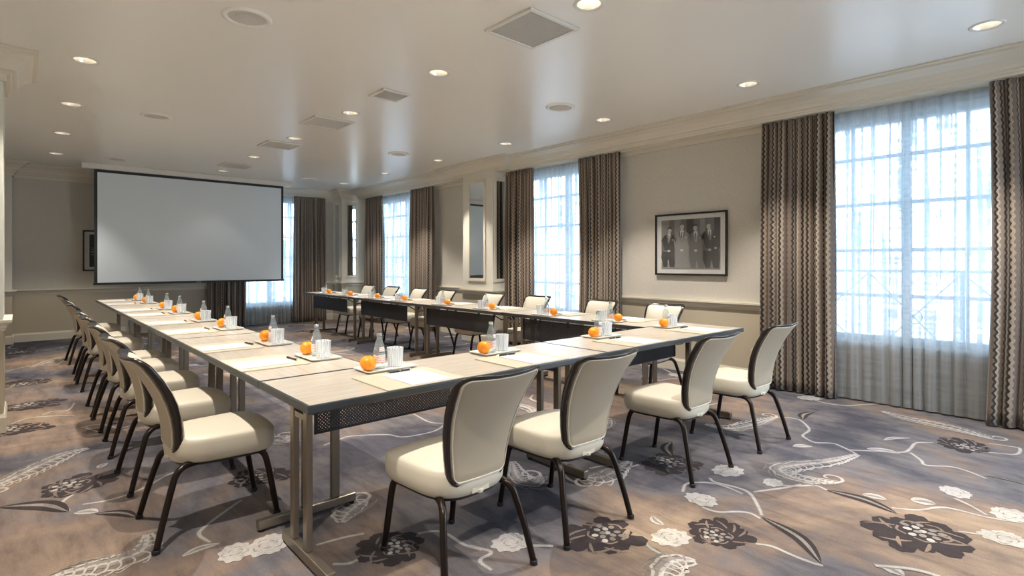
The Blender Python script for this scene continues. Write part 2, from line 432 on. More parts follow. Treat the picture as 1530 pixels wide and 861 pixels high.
FLOWERS= [[2.72,1.47,0.085],[3.22,1.56,0.1],[2.24,1.36,0.09],[1.66,1.83,0.09],[3.86,0.56,0.08],[3.38,0.31,0.09],[3.72,0.32,0.09],[0.7,2.59,0.08],[3.24,1.3,0.06],[0.83,2.56,0.1]]
LEAVES= [[2.76,1.16,2.52,0.81,0.045,1],[3.36,1.05,3.31,0.71,0.05,1],[4.29,0.48,4.29,0.31,0.02,1],[-0.08,3.9,0.18,3.59,0.07,1],[0.28,3.47,0.43,3.28,0.04,1],[0.52,2.71,0.67,2.72,0.03,0],[2.32,1.45,2.36,1.54,0.03,0],[3.98,1.46,4.08,1.37,0.04,0],[4.31,1.1,4.37,0.92,0.05,0],[3.55,0.7,3.59,0.6,0.06,0],[3.44,0.9,3.46,0.79,0.045,0],[4.61,1.07,4.81,0.95,0.03,0],[2.69,0.64,2.67,0.55,0.04,0],[3.19,1.93,3.45,2.09,0.05,1],[0.2,3.55,0.29,3.48,0.04,0],[0.36,4.22,0.41,4.3,0.03,0],[4.73,1.66,5.04,1.68,0.05,1],[2.39,2.02,2.46,2.24,0.05,1]]
FEATHERS= [[[4.01,2.13],[4.02,2.0],[4.11,1.91],[4.31,1.87],[4.63,1.83]],[[4.13,1.11],[3.86,1.19],[3.64,1.31],[3.5,1.36],[3.42,1.29],[3.42,1.16],[3.51,1.05]],[[5.49,1.29],[5.39,1.12],[5.34,0.91],[5.29,0.72],[5.22,0.56]],[[0.34,4.73],[0.23,4.69],[0.09,4.54],[-0.04,4.37],[-0.15,4.25]],[[0.44,3.04],[0.4,2.89],[0.3,2.86],[0.2,2.88],[0.1,2.89]],[[2.14,1.18],[2.08,1.24],[1.98,1.24],[1.86,1.18]],[[2.34,2.57],[2.19,2.35],[2.21,2.23],[2.31,2.28]],[[1.17,2.53],[1.23,2.6],[1.32,2.66],[1.38,2.68]],[[1.23,5.63],[1.14,4.61],[1.38,3.98],[1.5,4.06]],[[2.9,2.06],[2.6,2.02],[2.47,2.09]],[[0.11,8.9],[0.34,9.31],[0.54,9.69]]]

def floor_mesh():
    bm = B(); rnd = random.Random(5)
    v = [bm.verts.new(p) for p in ((XL - .1, YF - .1, 0), (XW + .1, YF - .1, 0), (XW + .1, YB + .1, 0), (XL - .1, YB + .1, 0))]
    bm.faces.new(v)
    lay = [0.0]
    def z(base):
        lay[0] += 0.0000012
        return base + lay[0]
    def poly(pts, base, mi):
        zz = z(base); n = len(pts)
        cx = sum(p[0] for p in pts) / n; cy = sum(p[1] for p in pts) / n
        c = bm.verts.new((cx, cy, zz)); vs = [bm.verts.new((p[0], p[1], zz)) for p in pts]
        for i in range(n):
            f = bm.faces.new((c, vs[i], vs[(i + 1) % n])); f.material_index = mi
    def ribbon(pts, wfun, base, mi, m_=6):
        P = smooth_path([(a, b, 0) for a, b in pts], m_); zz = z(base); a = []; n = len(P)
        for i, p in enumerate(P):
            d = (P[min(i + 1, n - 1)] - P[max(i - 1, 0)]).normalized(); q = Vector((-d.y, d.x, 0)); w = wfun(i / (n - 1)) / 2
            a.append((bm.verts.new((p.x + q.x * w, p.y + q.y * w, zz)), bm.verts.new((p.x - q.x * w, p.y - q.y * w, zz))))
        for s, t in zip(a, a[1:]):
            bm.faces.new((s[0], t[0], t[1], s[1])).material_index = mi
        return P
    def blob(cx, cy, rx, ry, rot, base, mi, lobes=0, amp=0.0, n=28, ph=0):
        pts = []
        for k in range(n):
            t = 2 * pi * k / n; r = 1 + amp * sin(lobes * t + ph)
            x, y = rx * r * cos(t), ry * r * sin(t)
            pts.append((cx + x * cos(rot) - y * sin(rot), cy + x * sin(rot) + y * cos(rot)))
        poly(pts, base, mi)
    VINE, PALE, DARK, GROUND = 1, 2, 3, 0
    def vine(pts, w=0.017):
        ribbon(pts, lambda t: w * 1.35, 0.0006, PALE)
        ribbon(pts, lambda t: w * (0.55 + 0.45 * sin(pi * t)), 0.0010, VINE)
    def rose(cx, cy, R):
        a0 = rnd.uniform(0, 6.28); n = 96; nl = 11; pts = []
        amps = [rnd.uniform(.75, 1.06) for _ in range(nl)]
        for k in range(n):
            t = k / n * nl; i = int(t); f = t - i
            r = R * amps[i] * (0.80 + 0.20 * math.sqrt(max(0, sin(pi * f)))) + R * .02 * sin(k * 1.9)
            a = a0 + 2 * pi * k / n
            pts.append((cx + r * cos(a), cy + r * .92 * sin(a)))
        poly(pts, 0.0012, DARK)
        ox, oy = cx + R * .22 * cos(a0 + 2), cy + R * .22 * sin(a0 + 2)
        for i in range(9):                      # light seams between the petals
            a = a0 + i * .70 + rnd.uniform(-.15, .15); r0, r1 = R * rnd.uniform(.38, .5), R * rnd.uniform(.72, .9)
            tw = rnd.choice((-1, 1)) * rnd.uniform(.4, .9)
            ribbon([(cx + r0 * cos(a), cy + r0 * sin(a)), (cx + (r0 + r1) / 2 * cos(a + tw * .6), cy + (r0 + r1) / 2 * sin(a + tw * .6)), (cx + r1 * cos(a + tw), cy + r1 * sin(a + tw))],
                   lambda t: R * .075 * (sin(pi * (.15 + .8 * t))), 0.0016, GROUND, 4)
        for i in range(5):
            a = a0 + i * 1.26 + .3
            ribbon([(ox + R * .42 * cos(a), oy + R * .42 * sin(a)), (ox + R * .47 * cos(a + .45), oy + R * .47 * sin(a + .45)), (ox + R * .42 * cos(a + .9), oy + R * .42 * sin(a + .9))],
                   lambda t: R * .05, 0.0017, GROUND, 4)
        for i in range(13):                     # cells of the centre
            a = i * 2.4; rr = R * 0.105 * math.sqrt(i)
            blob(ox + rr * cos(a), oy + rr * sin(a), R * .085, R * .07, a, 0.0020, PALE if i % 3 else VINE, n=7)
    def flower(cx, cy, R):
        a0 = rnd.uniform(0, 6.28)
        blob(cx, cy, R * 1.05, R * .82, a0, 0.0012, VINE, 9, .09, 60, a0)
        blob(cx + R * .1, cy, R * .9, R * .75, a0 + 1, 0.0013, VINE, 13, .07, 60, a0)
        for i in range(7):
            a = a0 + i * .9; r0 = R * (.35 + .25 * (i % 2))
            ribbon([(cx + r0 * cos(a), cy + r0 * .8 * sin(a)), (cx + r0 * 1.15 * cos(a + .5), cy + r0 * .9 * sin(a + .5)), (cx + r0 * cos(a + 1.0), cy + r0 * .8 * sin(a + 1.0))], lambda t: R * .07 * sin(pi * (.1 + .8 * t)), 0.0016, PALE, 4)
    def leaf(x0, y0, x1, y1, w, dark):
        dx, dy = x1 - x0, y1 - y0
        mid = (x0 + dx * .5 - dy * .12, y0 + dy * .5 + dx * .12)
        ribbon([(x0, y0), mid, (x1, y1)], lambda t: w * 1.6 * sin(pi * min(1, t * .97 + .03)) ** .8 + .002, 0.0009, DARK if dark else VINE)
        ribbon([(x0, y0), mid, (x1, y1)], lambda t: w * .45 * sin(pi * t) + .001, 0.0013, PALE)
    def feather(pts, w=0.15):
        P = ribbon(pts, lambda t: 0.02, 0.0011, VINE, 8)
        n = len(P)
        for sgn in (1, -1):      # outline of the curled leaf
            Q = []
            for i in range(0, n, 2):
                d = (P[min(i + 1, n - 1)] - P[max(i - 1, 0)]).normalized(); t = i / (n - 1)
                wv = w * (.55 if sgn > 0 else .34) * sin(pi * (t * .9 + .06)) * (1 + .12 * sin(i * 1.3))
                Q.append((P[i].x - d.y * wv * sgn, P[i].y + d.x * wv * sgn))
            ribbon(Q, lambda t: 0.014, 0.0012, VINE, 3)
        ribbon(pts, lambda t: w * .5 * (sin(pi * (t * .9 + .06))), 0.0007, PALE, 8)
        acc = 0; last = P[0]
        for i in range(1, n - 1):
            acc += (P[i] - last).length; last = P[i]
            if acc < 0.034: continue
            acc = 0; t = i / (n - 1); d = (P[i + 1] - P[i - 1]).normalized(); q = Vector((-d.y, d.x, 0))
            ww = w * (0.25 + 0.75 * sin(pi * t))
            for s in (1, -1):
                tip = P[i] + q * s * ww * (.75 if s > 0 else .5) + d * ww * .5
                mid = P[i] + q * s * ww * .45 + d * ww * .05
                hook = tip + d * .015 - q * s * .012
                ribbon([(P[i].x, P[i].y), (mid.x, mid.y), (tip.x, tip.y), (hook.x, hook.y)], lambda t: 0.010 - .004 * t, 0.0013, VINE if s > 0 else PALE, 3)
        # curled end
        e = P[-1]; d = (P[-1] - P[-2]).normalized(); q = Vector((-d.y, d.x, 0))
        sp = [e]
        for k in range(1, 8):
            a = k * 0.75; r = 0.075 * (1 - k / 9.5)
            sp.append(e + q * 0.075 + (d * sin(a) - q * cos(a)) * r)
        ribbon([(p.x, p.y) for p in sp], lambda t: .02 * (1 - .4 * t), 0.0012, VINE, 3)
    for p in VINES: vine(p)
    for p in ROSES: rose(p[0], p[1], p[2] * 1.22)
    for p in FLOWERS: flower(*p)
    for p in LEAVES: leaf(*p)
    for p in FEATHERS: feather(p)
    # the same motifs carry on over the rest of the carpet
    used = [(p[0], p[1]) for p in ROSES + FLOWERS] + [tuple(q) for f in FEATHERS + VINES for q in f]
    for gx in range(8):
        for gy in range(17):
            x = XL + .4 + gx * .82 + rnd.uniform(-.2, .2); y = YF + .3 + gy * .82 + rnd.uniform(-.2, .2)
            if x > XW - .15 or y > YB - .3: continue
            dmin = min(math.hypot(x - a, y - b) for a, b in used)
            if dmin < 0.42: continue
            k = (gx * 3 + gy * 5) % 5; a = rnd.uniform(0, 6.28)
            if k == 0: rose(x, y, rnd.uniform(.13, .18))
            elif k == 1: flower(x, y, .1)
            elif k == 2: feather([(x, y), (x + .2 * cos(a), y + .2 * sin(a)), (x + .4 * cos(a + .4), y + .4 * sin(a + .4)), (x + .52 * cos(a + .8), y + .52 * sin(a + .8))], .13)
            elif k == 3: leaf(x, y, x + .32 * cos(a), y + .32 * sin(a), .05, 1)
            pts = [(x, y)]
            for j in range(4):
                a += rnd.uniform(-.9, .9); pts.append((pts[-1][0] + .17 * cos(a), pts[-1][1] + .17 * sin(a)))
            vine(pts, .022)
    # keep the pattern inside the room
    for vv in bm.verts:
        vv.co.x = min(max(vv.co.x, XL - .1), XW + .1); vv.co.y = min(max(vv.co.y, YF - .1), YB + .1)
    return bm
bmf = floor_mesh()
fl = obj('floor', bmf, [M['carpet'], M['vine'], M['pale'], M['dark']])
tag(fl, 'brown and grey carpet with woven pale vines and dark roses', 'floor', kind='structure')

# ---- ceiling with round holes for the recessed lamps
LX = [0.37, 2.59, 4.80]; LY = [0.53, 2.14, 3.76, 5.40, 6.99, 8.62, 10.30]
RH = 0.075; CE = 0.15
def ceiling_mesh():
    bm = B(); vd = {}
    def V(x, y):
        k = (round(x, 4), round(y, 4))
        if k not in vd: vd[k] = bm.verts.new((x, y, H))
        return vd[k]
    xs = [XL - .1] + [v for a in LX for v in (a - CE, a + CE)] + [XW + .1]
    ys = [YF - .1] + [v for a in LY for v in (a - CE, a + CE)] + [YB + .1]
    for i in range(len(xs) - 1):
        for j in range(len(ys) - 1):
            if i % 2 == 1 and j % 2 == 1:
                cx, cy = (xs[i] + xs[i + 1]) / 2, (ys[j] + ys[j + 1]) / 2
                cor = [V(xs[i], ys[j]), V(xs[i + 1], ys[j]), V(xs[i + 1], ys[j + 1]), V(xs[i], ys[j + 1])]
                ring = [bm.verts.new((cx + RH * cos(radians(225) + 2 * pi * k / 24), cy + RH * sin(radians(225) + 2 * pi * k / 24), H)) for k in range(24)]
                for s in range(4):
                    a, b = cor[s], cor[(s + 1) % 4]
                    seg = [ring[(s * 6 + k) % 24] for k in range(7)]
                    bm.faces.new([a, b] + seg[::-1])
            else:
                bm.faces.new((V(xs[i], ys[j]), V(xs[i + 1], ys[j]), V(xs[i + 1], ys[j + 1]), V(xs[i], ys[j + 1])))
    for f in bm.faces: f.normal_update()
    for f in bm.faces:
        if f.normal.z > 0: f.normal_flip()
    bm2 = bm
    return bm2
tag(obj('ceiling', ceiling_mesh(), M['ceiling']), 'smooth grey-beige ceiling with a soft sheen', 'ceiling', kind='structure')

# ---- walls
def wall(name, rects, label):
    bm = B()
    for r in rects: box(bm, *r)
    # upper covering / lower dado by height
    o = obj(name, bm, [M['paper'], M['dado']])
    return tag(o, label, 'wall', kind='structure')
T = 0.22
def wall_boxes_x(x0, x1, ya, yb, opens):     # wall along y with openings (y0,y1,z0,z1)
    out = []; y = ya
    for y0, y1, z0, z1 in opens:
        out.append((x0, x1, y, y0, 0, H)); out.append((x0, x1, y0, y1, 0, z0)); out.append((x0, x1, y0, y1, z1, H)); y = y1
    out.append((x0, x1, y, yb, 0, H)); return out
wall('wall_right', wall_boxes_x(XW, XW + T, YF, YB, OPEN_R), 'greige papered window wall on the right')
bo = OPEN_B
wall('wall_back', [(XL - T, bo[0], YB, YB + T, 0, H), (bo[0], bo[1], YB, YB + T, 0, bo[2]), (bo[0], bo[1], YB, YB + T, bo[3], H), (bo[1], XW + T, YB, YB + T, 0, H)],
     'greige papered far wall behind the screen')
wall('wall_left', [(XL - T, XL, YF, YB, 0, H)], 'plain greige left wall')
fo = OPEN_F_ADDED
wall('wall_front', [(XL - T, fo[0], YF - T, YF, 0, H), (fo[1], XW + T, YF - T, YF, 0, H), (fo[0], fo[1], YF - T, YF, 0, fo[2]), (fo[0], fo[1], YF - T, YF, fo[3], H)], 'plain greige wall behind the viewer')

# pilasters
PIL = [(5.45, XW + .01, 6.43, 7.20), (5.24, XW + .01, 11.35, YB + .01), (XL - .01, -0.11, 11.55, YB + .01), (XL - .01, -0.104, 5.60, 6.10)]
PL = ['cream pilaster between the middle and far windows', 'cream corner pilaster where window wall meets far wall', 'slim cream corner pilaster at the far left', 'cream pilaster at the left edge']
for k, (a, b, c, d) in enumerate(PIL):
    bm = B(); box(bm, a, b, c, d, 0, H - .002)
    tag(obj('trim_%d' % (k + 5), bm, M['trimwhite']), PL[k], 'pilaster', kind='structure')

crown_deep = [(0, 2.66), (.03, 2.66), (.03, 2.715), (.20, 2.715), (.205, 2.735), (.225, 2.735), (.23, 2.752), (.255, 2.758), (.27, 2.785), (.31, 2.82), (.37, 2.845), (.425, 2.852), (.428, 2.866), (.47, 2.868), (.47, H - .001), (0, H - .001)]
crown_small = [(0, 2.655), (.02, 2.655), (.025, 2.70), (.045, 2.705), (.05, 2.73), (.075, 2.735), (.09, 2.77), (.12, 2.81), (.165, 2.84), (.17, 2.855), (.20, 2.857), (.20, H - .001), (0, H - .001)]
bm = B(); sweep(bm, [(XW, YF), (XW, 6.35), (5.68, 6.35), (5.68, 7.28), (XW, 7.28), (XW, 11.34)], crown_deep)
tag(obj('trim_1', bm, M['trim']), 'deep cream crown moulding along the window wall', 'moulding', kind='structure')
left_path = [(XW, 11.35), (5.24, 11.35), (5.24, YB), (-0.11, YB), (-0.11, 11.55), (XL, 11.55), (XL, 6.10), (-.104, 6.10), (-.104, 5.60), (XL, 5.60), (XL, YF)]
bm = B(); sweep(bm, left_path, crown_small)
tag(obj('trim_2', bm, M['trim']), 'cream crown moulding around the far and left walls', 'moulding', kind='structure')

rail_prof = [(0, .77), (.012, .77), (.012, .785), (.02, .79), (.02, .81), (.035, .822), (.05, .832), (.05, .852), (0, .852)]
base_prof = [(0, 0), (.018, 0), (.018, .115), (.012, .128), (.009, .14), (0, .14)]
# dado panels just proud of the wall, rails and baseboards, run by run
runs_r = [[(XW, YF), (XW, -2.35)], [(XW, -.35), (XW, 0.30)], [(XW, 2.10), (XW, 4.30)], [(XW, 6.25), (XW, 6.43), (5.45, 6.43), (5.45, 7.20), (XW, 7.20), (XW, 8.55)], [(XW, 10.90), (XW, 11.35)]]
runs_b = [[(XW, 11.35), (5.24, 11.35), (5.24, YB), (4.85, YB)], [(2.90, YB), (-0.11, YB), (-0.11, 11.55), (XL, 11.55), (XL, 6.10), (-.104, 6.10), (-.104, 5.60), (XL, 5.60), (XL, YF)]]
for nm, prof, mt, lab in (('trim_3', rail_prof, 'trim', 'cream chair rail on the window wall'), ('baseboard_right', base_prof, 'trim', 'cream baseboard under the windows'), ('trim_9', [(0, .14), (.004, .14), (.004, .77), (0, .77)], 'dado', 'dado below the chair rail with warm lamplight painted in, window wall')):
    bm = B()
    for r in runs_r: sweep(bm, r, prof)
    tag(obj(nm, bm, M[mt]), lab, 'moulding', kind='structure')
for nm, prof, mt, lab in (('trim_4', rail_prof, 'trim', 'cream chair rail on the far and left walls'), ('baseboard_back', base_prof, 'trim', 'cream baseboard of the far and left walls'), ('trim_10', [(0, .14), (.004, .14), (.004, .77), (0, .77)], 'dado', 'dado below the chair rail with warm lamplight painted in, far wall')):
    bm = B()
    for r in runs_b: sweep(bm, r, prof)
    tag(obj(nm, bm, M[mt]), lab, 'moulding', kind='structure')

# ---- windows: frame, mullions, panes, sill
def window(n, horiz, a0, a1, z0, z1, wallpos, label):
    """horiz='y': lies in the right wall; 'x': in the far wall"""
    w = thing('window_%d' % n, label, 'window', (0, 0, 0), 0, None, 'structure')
    def bx(bm, a, b, d0, d1, za, zb):
        if horiz == 'y': box(bm, wallpos + d0, wallpos + d1, a, b, za, zb)
        else: box(bm, a, b, wallpos + d0, wallpos + d1, za, zb)
    bm = B()
    bx(bm, a0, a0 + .05, .08, .16, z0, z1); bx(bm, a1 - .05, a1, .08, .16, z0, z1)
    bx(bm, a0 + .05, a1 - .05, .08, .16, z1 - .05, z1); bx(bm, a0 + .05, a1 - .05, .08, .16, z0, z0 + .05)
    obj('window_frame', bm, M['winframe'], w)
    mid = (a0 + a1) / 2; bm = B()
    bx(bm, mid - .035, mid + .035, .085, .155, z0 + .05, z1 - .05)
    wq = (a1 - a0) / 2
    for f in (0.5, 1.5): bx(bm, a0 + wq * f - .012, a0 + wq * f + .012, .10, .14, z0 + .05, z1 - .05)
    for zz in (0.98, 1.40, 1.833, 2.267):
        bx(bm, a0 + .05, a1 - .05, .10, .14, zz - .016, zz + .016)
    obj('mullion', bm, M['winframe'], w)
    for s, (p, q) in enumerate(((a0 + .05, mid - .035), (mid + .035, a1 - .05))):
        bm = B(); bx(bm, p, q, .118, .122, z0 + .05, z1 - .05)
        obj('pane', bm, M['pane'], w)
    bm = B(); bx(bm, a0 - .04, a1 + .04, -.025, .08, z0 - .03, z0)
    obj('window_sill', bm, M['trim'], w)
for k, (a, b, c, d) in enumerate(OPEN_R[1:]):
    window(k + 1, 'y', a, b, c, d, XW, ['tall gridded window nearest the viewer', 'tall gridded window in the middle of the right wall', 'tall gridded window at the far end of the right wall'][k])
window(4, 'x', bo[0], bo[1], bo[2], bo[3], YB, 'tall gridded window in the far wall behind the screen')
window(5, 'y', *OPEN_R[0], XW, 'tall gridded window added for daylight on the right wall, behind the viewer')  # this and the next are added out of view to let in daylight
window(6, 'x', *OPEN_F_ADDED, YF - T, 'wide gridded window added for daylight in the wall behind the viewer')

# ================================================================ FURNITURE
def copy_tree(o, parent=None):
    c = o.copy(); C.objects.link(c)
    if parent: c.parent = parent
    for ch in [x for x in scene_children(o)]: copy_tree(ch, c)
    return c
def scene_children(o): return [x for x in C.objects if x.parent == o]

# ---- tables: local x along the 1.83 m length, y = 0 at the sitter's edge, y = TW at the inner edge
TLen, TW, TH = 1.83, 0.575, 0.74
def make_table(ins=0.165):
    t = thing('training_table', 'x', 'table')
    bm = B(); box(bm, .012, TLen - .012, .012, TW - .012, TH - .030, TH)
    obj('tabletop', bm, M['laminate'], t)
    bm = B()
    def rrect(i, z):
        return [(x, y, z) for x, y in ((i, i), (TLen - i, i), (TLen - i, TW - i), (i, TW - i))]
    loops(bm, [rrect(.012, TH), rrect(.002, TH), rrect(0.0005, TH - .004), rrect(0.0005, TH - .028), rrect(.004, TH - .033), rrect(.03, TH - .033), rrect(.03, TH - .0305), rrect(.012, TH - .0305)], wrap=True)
    obj('edge_band', bm, M['edge'], t)
    for sx in (0, 1):
        X = 0.105 if sx == 0 else TLen - ins
        bm = B(); box(bm, X - .02, X + .02, .03, .525, .012, .055)
        ft = obj('foot_bar', bm, M['steel'], t, bevel=.004)
        for yy in (.05, .505):
            bm = B(); lathe(bm, [(.016, 0), (.018, .004), (.018, .010), (.008, .0125)], 12, X, yy); obj('glide', bm, M['blackmetal'], ft)
        for yy in (.265, .415):
            bm = B(); box(bm, X - .0135, X + .0135, yy - .022, yy + .022, .055, TH - .034)
            obj('leg', bm, M['steel'], t, bevel=.004)
        bm = B(); box(bm, X - .010, X + .010, .287, .393, .605, .63); box(bm, X - .012, X + .012, .287, .393, .675, TH - .034)
        obj('leg_brace', bm, M['steel'], t)
        bm = B(); s = 1 if sx == 0 else -1
        tube(bm, [(X + s * .013, .265, .63), (X + s * .06, .265, .67), (X + s * .10, .265, .705)], .008, 6)
        tube(bm, [(X + s * .013, .34, .66), (X + s * .11, .38, .63), (X + s * .16, .46, .69)], .007, 6)
        box(bm, X + s * .02, X + s * .13, .30, .34, TH - .050, TH - .0335)
        obj('folding_bracket', bm, M['blackmetal'], t)
    # modesty panel: perforated sheet with folded edges, hung under the inner edge
    bm = B(); box(bm, .235, TLen - .26, TW - .085, TW - .082, .480, .678)
    mp = obj('modesty_panel', bm, M['perf'], t)
    bm = B()
    PR = TLen - .25
    box(bm, .225, PR, TW - .088, TW - .078, .470, .482); box(bm, .225, PR, TW - .088, TW - .078, .675, .686)
    box(bm, .225, .237, TW - .088, TW - .078, .470, .686); box(bm, PR - .012, PR, TW - .088, TW - .078, .470, .686)
    obj('panel_rim', bm, M['blackmetal'], mp)
    for xx in (.50, .95, 1.40):
        bm = B(); box(bm, xx - .012, xx + .012, TW - .10, TW - .083, .64, TH - .034); obj('panel_hook', bm, M['blackmetal'], mp)
    bm = B(); box(bm, TLen / 2 - .04, TLen / 2 + .04, .05, .11, TH - .052, TH - .034); obj('release_paddle', bm, M['blackmetal'], t)
    return t
table0 = make_table()
XA, YA = 0.80, 2.025
XE = XA + 2 * TLen
first = [True]
def put(proto, used, loc, rz, label, group=None):
    o = proto if used[0] else copy_tree(proto)
    used[0] = False
    o.location = loc; o.rotation_euler = (0, 0, rz)
    o['label'] = label
    if group: o['group'] = group
    return o
ORD = ['nearest', 'second', 'third', 'fourth', 'fifth', 'sixth', 'seventh', 'farthest']
put(table0, first, (XA, YA, 0), 0, 'pale wood table at the near left corner of the U', 'front row tables')
put(table0, first, (XA + TLen + .002, YA, 0), 0, 'pale wood table at the near right end of the front row', 'front row tables')
w4 = ['nearest', 'second nearest', 'third nearest', 'farthest, by the screen']
w4r = ['nearest', 'second nearest', 'third nearest', 'farthest']
table1 = table0; first1 = first
table0 = make_table(0.11); first = [True]
for k in range(4):
    # left row: sitter's edge at x = XA, facing +x
    put(table0, first, (XA, YA + TW + .003 + (k + 1) * (TLen + .002), 0), -pi / 2, 'pale wood table with metal legs in the left row, ' + w4[k], 'left row tables')
for k in range(4):
    put(table1, first1, (XE - .012 * k, YA + TW + .003 + k * (TLen + .002), 0), pi / 2, 'pale table with black modesty panel in the window side row, ' + w4r[k], 'right row tables')

# ---- chairs: origin on the floor midway between the rear feet, sitter faces +y
def make_chair():
    t = thing('conference_chair', 'x', 'chair')
    # seat
    def plan(i, n=48):
        out = []
        for k in range(n):
            a = 2 * pi * k / n; c, q = cos(a), sin(a); e = 0.36 if q > 0 else 0.60
            x = abs(c) ** e * (1 if c > 0 else -1); y = abs(q) ** e * (1 if q > 0 else -1)
            wid = 0.226 - 0.035 * (0.5 - 0.5 * y)
            out.append((x * (wid - i), 0.300 + y * (0.228 - i) + (.012 * (1 - x * x) if q > 0 else 0)))
        return out
    def crown(x, y): return 0.008 * (1 - (x / .22) ** 2) - 0.012 * max(0, (y - .40) / .12) ** 2
    rings = []
    for i, z, cr in ((.09, .336, 0), (.035, .338, 0), (.014, .348, 0), (.003, .368, 0), (0, .400, 0), (.001, .432, .3), (.005, .448, .6), (.012, .4565, .8), (.024, .4610, 1), (.06, .464, 1), (.11, .466, 1), (.17, .468, 1)):
        rings.append([(x, y, z + cr * crown(x, y)) for x, y in plan(i)])
    bm = B(); loops(bm, rings, cap0=True, cap1=True)
    seat = obj('seat', bm, M['cream'], t, smooth=True)
    bm = B(); loops(bm, [[(x, y, z) for x, y in plan(.03)] for z in (.3300, .3385)], cap0=True, cap1=True)
    obj('seat_pan', bm, M['blackmetal'], seat)
    # back: curved shell surface S(u,v,t)
    def S(u, v, t):
        vp = max(v, 0)
        w = 0.138 + 0.078 * vp
        z = 0.395 + 0.462 * v + 0.010 * u * u * v
        yc = 0.088 - 0.010 * v - 0.178 * vp ** 2.3
        curve = 0.034 * (u * u) * (0.25 + 0.75 * v)
        return (u * w, yc + curve + t, z - t * 0.15 * v)
    def outline(i):
        """rounded rectangle in the shell's own (u, v); i = inset from the edge in metres"""
        hw, hh, R = .175, .23, .048
        hw -= i; hh -= i; R = max(R - i, .008); out = []
        for sx, sy, a0 in ((1, 1, 0), (-1, 1, 90), (-1, -1, 180), (1, -1, 270)):
            for k in range(9):
                a = radians(a0 + k * 11.25)
                out.append((sx * (hw - R) + R * cos(a), sy * (hh - R) + R * sin(a)))
            # extra points along the straight run that follows
            x, y = out[-1]
            if sy == 1 and sx == 1: out += [(x + (-(hw - R) - x) * q / 6, y) for q in range(1, 6)]
            elif sx == -1 and sy == 1: out += [(x, y + (-(hh - R) - y) * q / 6) for q in range(1, 6)]
            elif sx == -1: out += [(x + ((hw - R) - x) * q / 6, y) for q in range(1, 6)]
            else: out += [(x, y + ((hh - R) - y) * q / 6) for q in range(1, 6)]
        return [(x / .175, .5 + y / .46) for x, y in out]
    bm = B()
    def inner(k): return [(u * k, .5 + (v - .5) * k) for u, v in outline(.022)]
    rear = [[S(u, v, t) for u, v in outline(s)] for s, t in ((.010, .0), (.013, -.010), (.022, -.0155))]
    rear += [[S(u, v, -.0155 - .004 * (1 - k * k)) for u, v in inner(k)] for k in (.88, .74, .6, .46, .32, .18, .06)]
    loops(bm, rear, cap1=True)
    bk = obj('back_panel', bm, M['tan'], t, smooth=True)
    bm = B()
    loops(bm, [[S(u, v, -.0135) for u, v in outline(.0125)], [S(u, v, -.0185) for u, v in outline(.015)], [S(u, v, -.0185) for u, v in outline(.0185)], [S(u, v, -.013) for u, v in outline(.021)]], wrap=True)
    obj('piping', bm, M['cream'], bk, smooth=True)
    bm = B()
    front = [[S(u, v, t) for u, v in outline(s)] for s, t in ((.010, .008), (.012, .022), (.022, .036))]
    front += [[S(u, v, .036 + .015 * (1 - k * k)) for u, v in inner(k)] for k in (.88, .74, .6, .46, .32, .18, .06)]
    loops(bm, front, cap1=True)
    obj('back_cushion', bm, M['cream'], t, smooth=True)
    bm = B()
    loops(bm, [[S(u, v, tt) for u, v in outline(s)] for s, tt in ((.014, -.006), (.006, -.012), (-.003, -.008), (-.006, .006), (-.003, .019), (.005, .026), (.014, .020))], wrap=True)
    obj('back_trim', bm, M['darktrim'], t, smooth=True)
    # hinge bracket below the back
    bm = B()
    box(bm, -.045, .045, .075, .12, .352, .405)
    lathe(bm, [(.012, .345), (.018, .350), (.018, .364)], 10, 0, .085)
    obj('back_bracket', bm, M['cream'], t, bevel=.006)
    def leg(s, rear):
        if rear: pts = [(s * .135, .215, .345), (s * .150, .165, .344), (s * .165, .118, .338), (s * .180, .085, .312), (s * .192, .066, .26), (s * .204, .046, .19), (s * .217, .022, .10), (s * .228, 0, .008)]
        else: pts = [(s * .140, .38, .345), (s * .152, .42, .344), (s * .163, .452, .337), (s * .171, .474, .312), (s * .175, .488, .26), (s * .178, .503, .18), (s * .182, .518, .09), (s * .185, .532, .008)]
        bm = B(); tube(bm, smooth_path(pts, 4), .0162, 12, r1=.0140)
        o = obj('leg', bm, M['bronze'], t, smooth=True)
        bm = B(); x, y = pts[-1][0], pts[-1][1]
        lathe(bm, [(.0150, 0), (.0172, .003), (.0172, .018), (.0155, .020)], 12, x, y)
        obj('foot_cap', bm, M['blackmetal'], o)
    for s in (-1, 1):
        leg(s, True); leg(s, False)
    bm = B()
    tube(bm, [(-.15, .19, .334), (.15, .19, .334)], .009, 8); tube(bm, [(-.15, .40, .334), (.15, .40, .334)], .009, 8)
    obj('stretcher', bm, M['bronze'], t)
    return t
chair0 = make_chair(); cused = [True]
def chair(x, y, rz, label, group):
    put(chair0, cused, (x, y, 0), rz, label, group)
FR = ['leftmost', 'second from the left', 'third from the left', 'rightmost']
for k, (x, y, a) in enumerate([(1.385, 1.635, 0.0), (2.035, 1.61, -.04), (3.065, 1.58, -0.02), (3.895, 1.55, -.03)]):
    chair(x, y, a, 'cream chair with dark trim seen from behind at the front row, %s' % FR[k], 'chairs along the front row')
for k, (y, a) in enumerate([(3.035, 0), (3.82, .02), (4.60, -.03), (5.32, .02), (5.90, 0), (7.05, .03), (7.75, -.02), (8.95, .03)]):
    chair(0.437, y, -pi / 2 + a, 'cream chair with dark trim on the left side of the U, %s' % (ORD[k] + (' from the viewer' if 0 < k < 7 else '')), 'chairs along the left row')
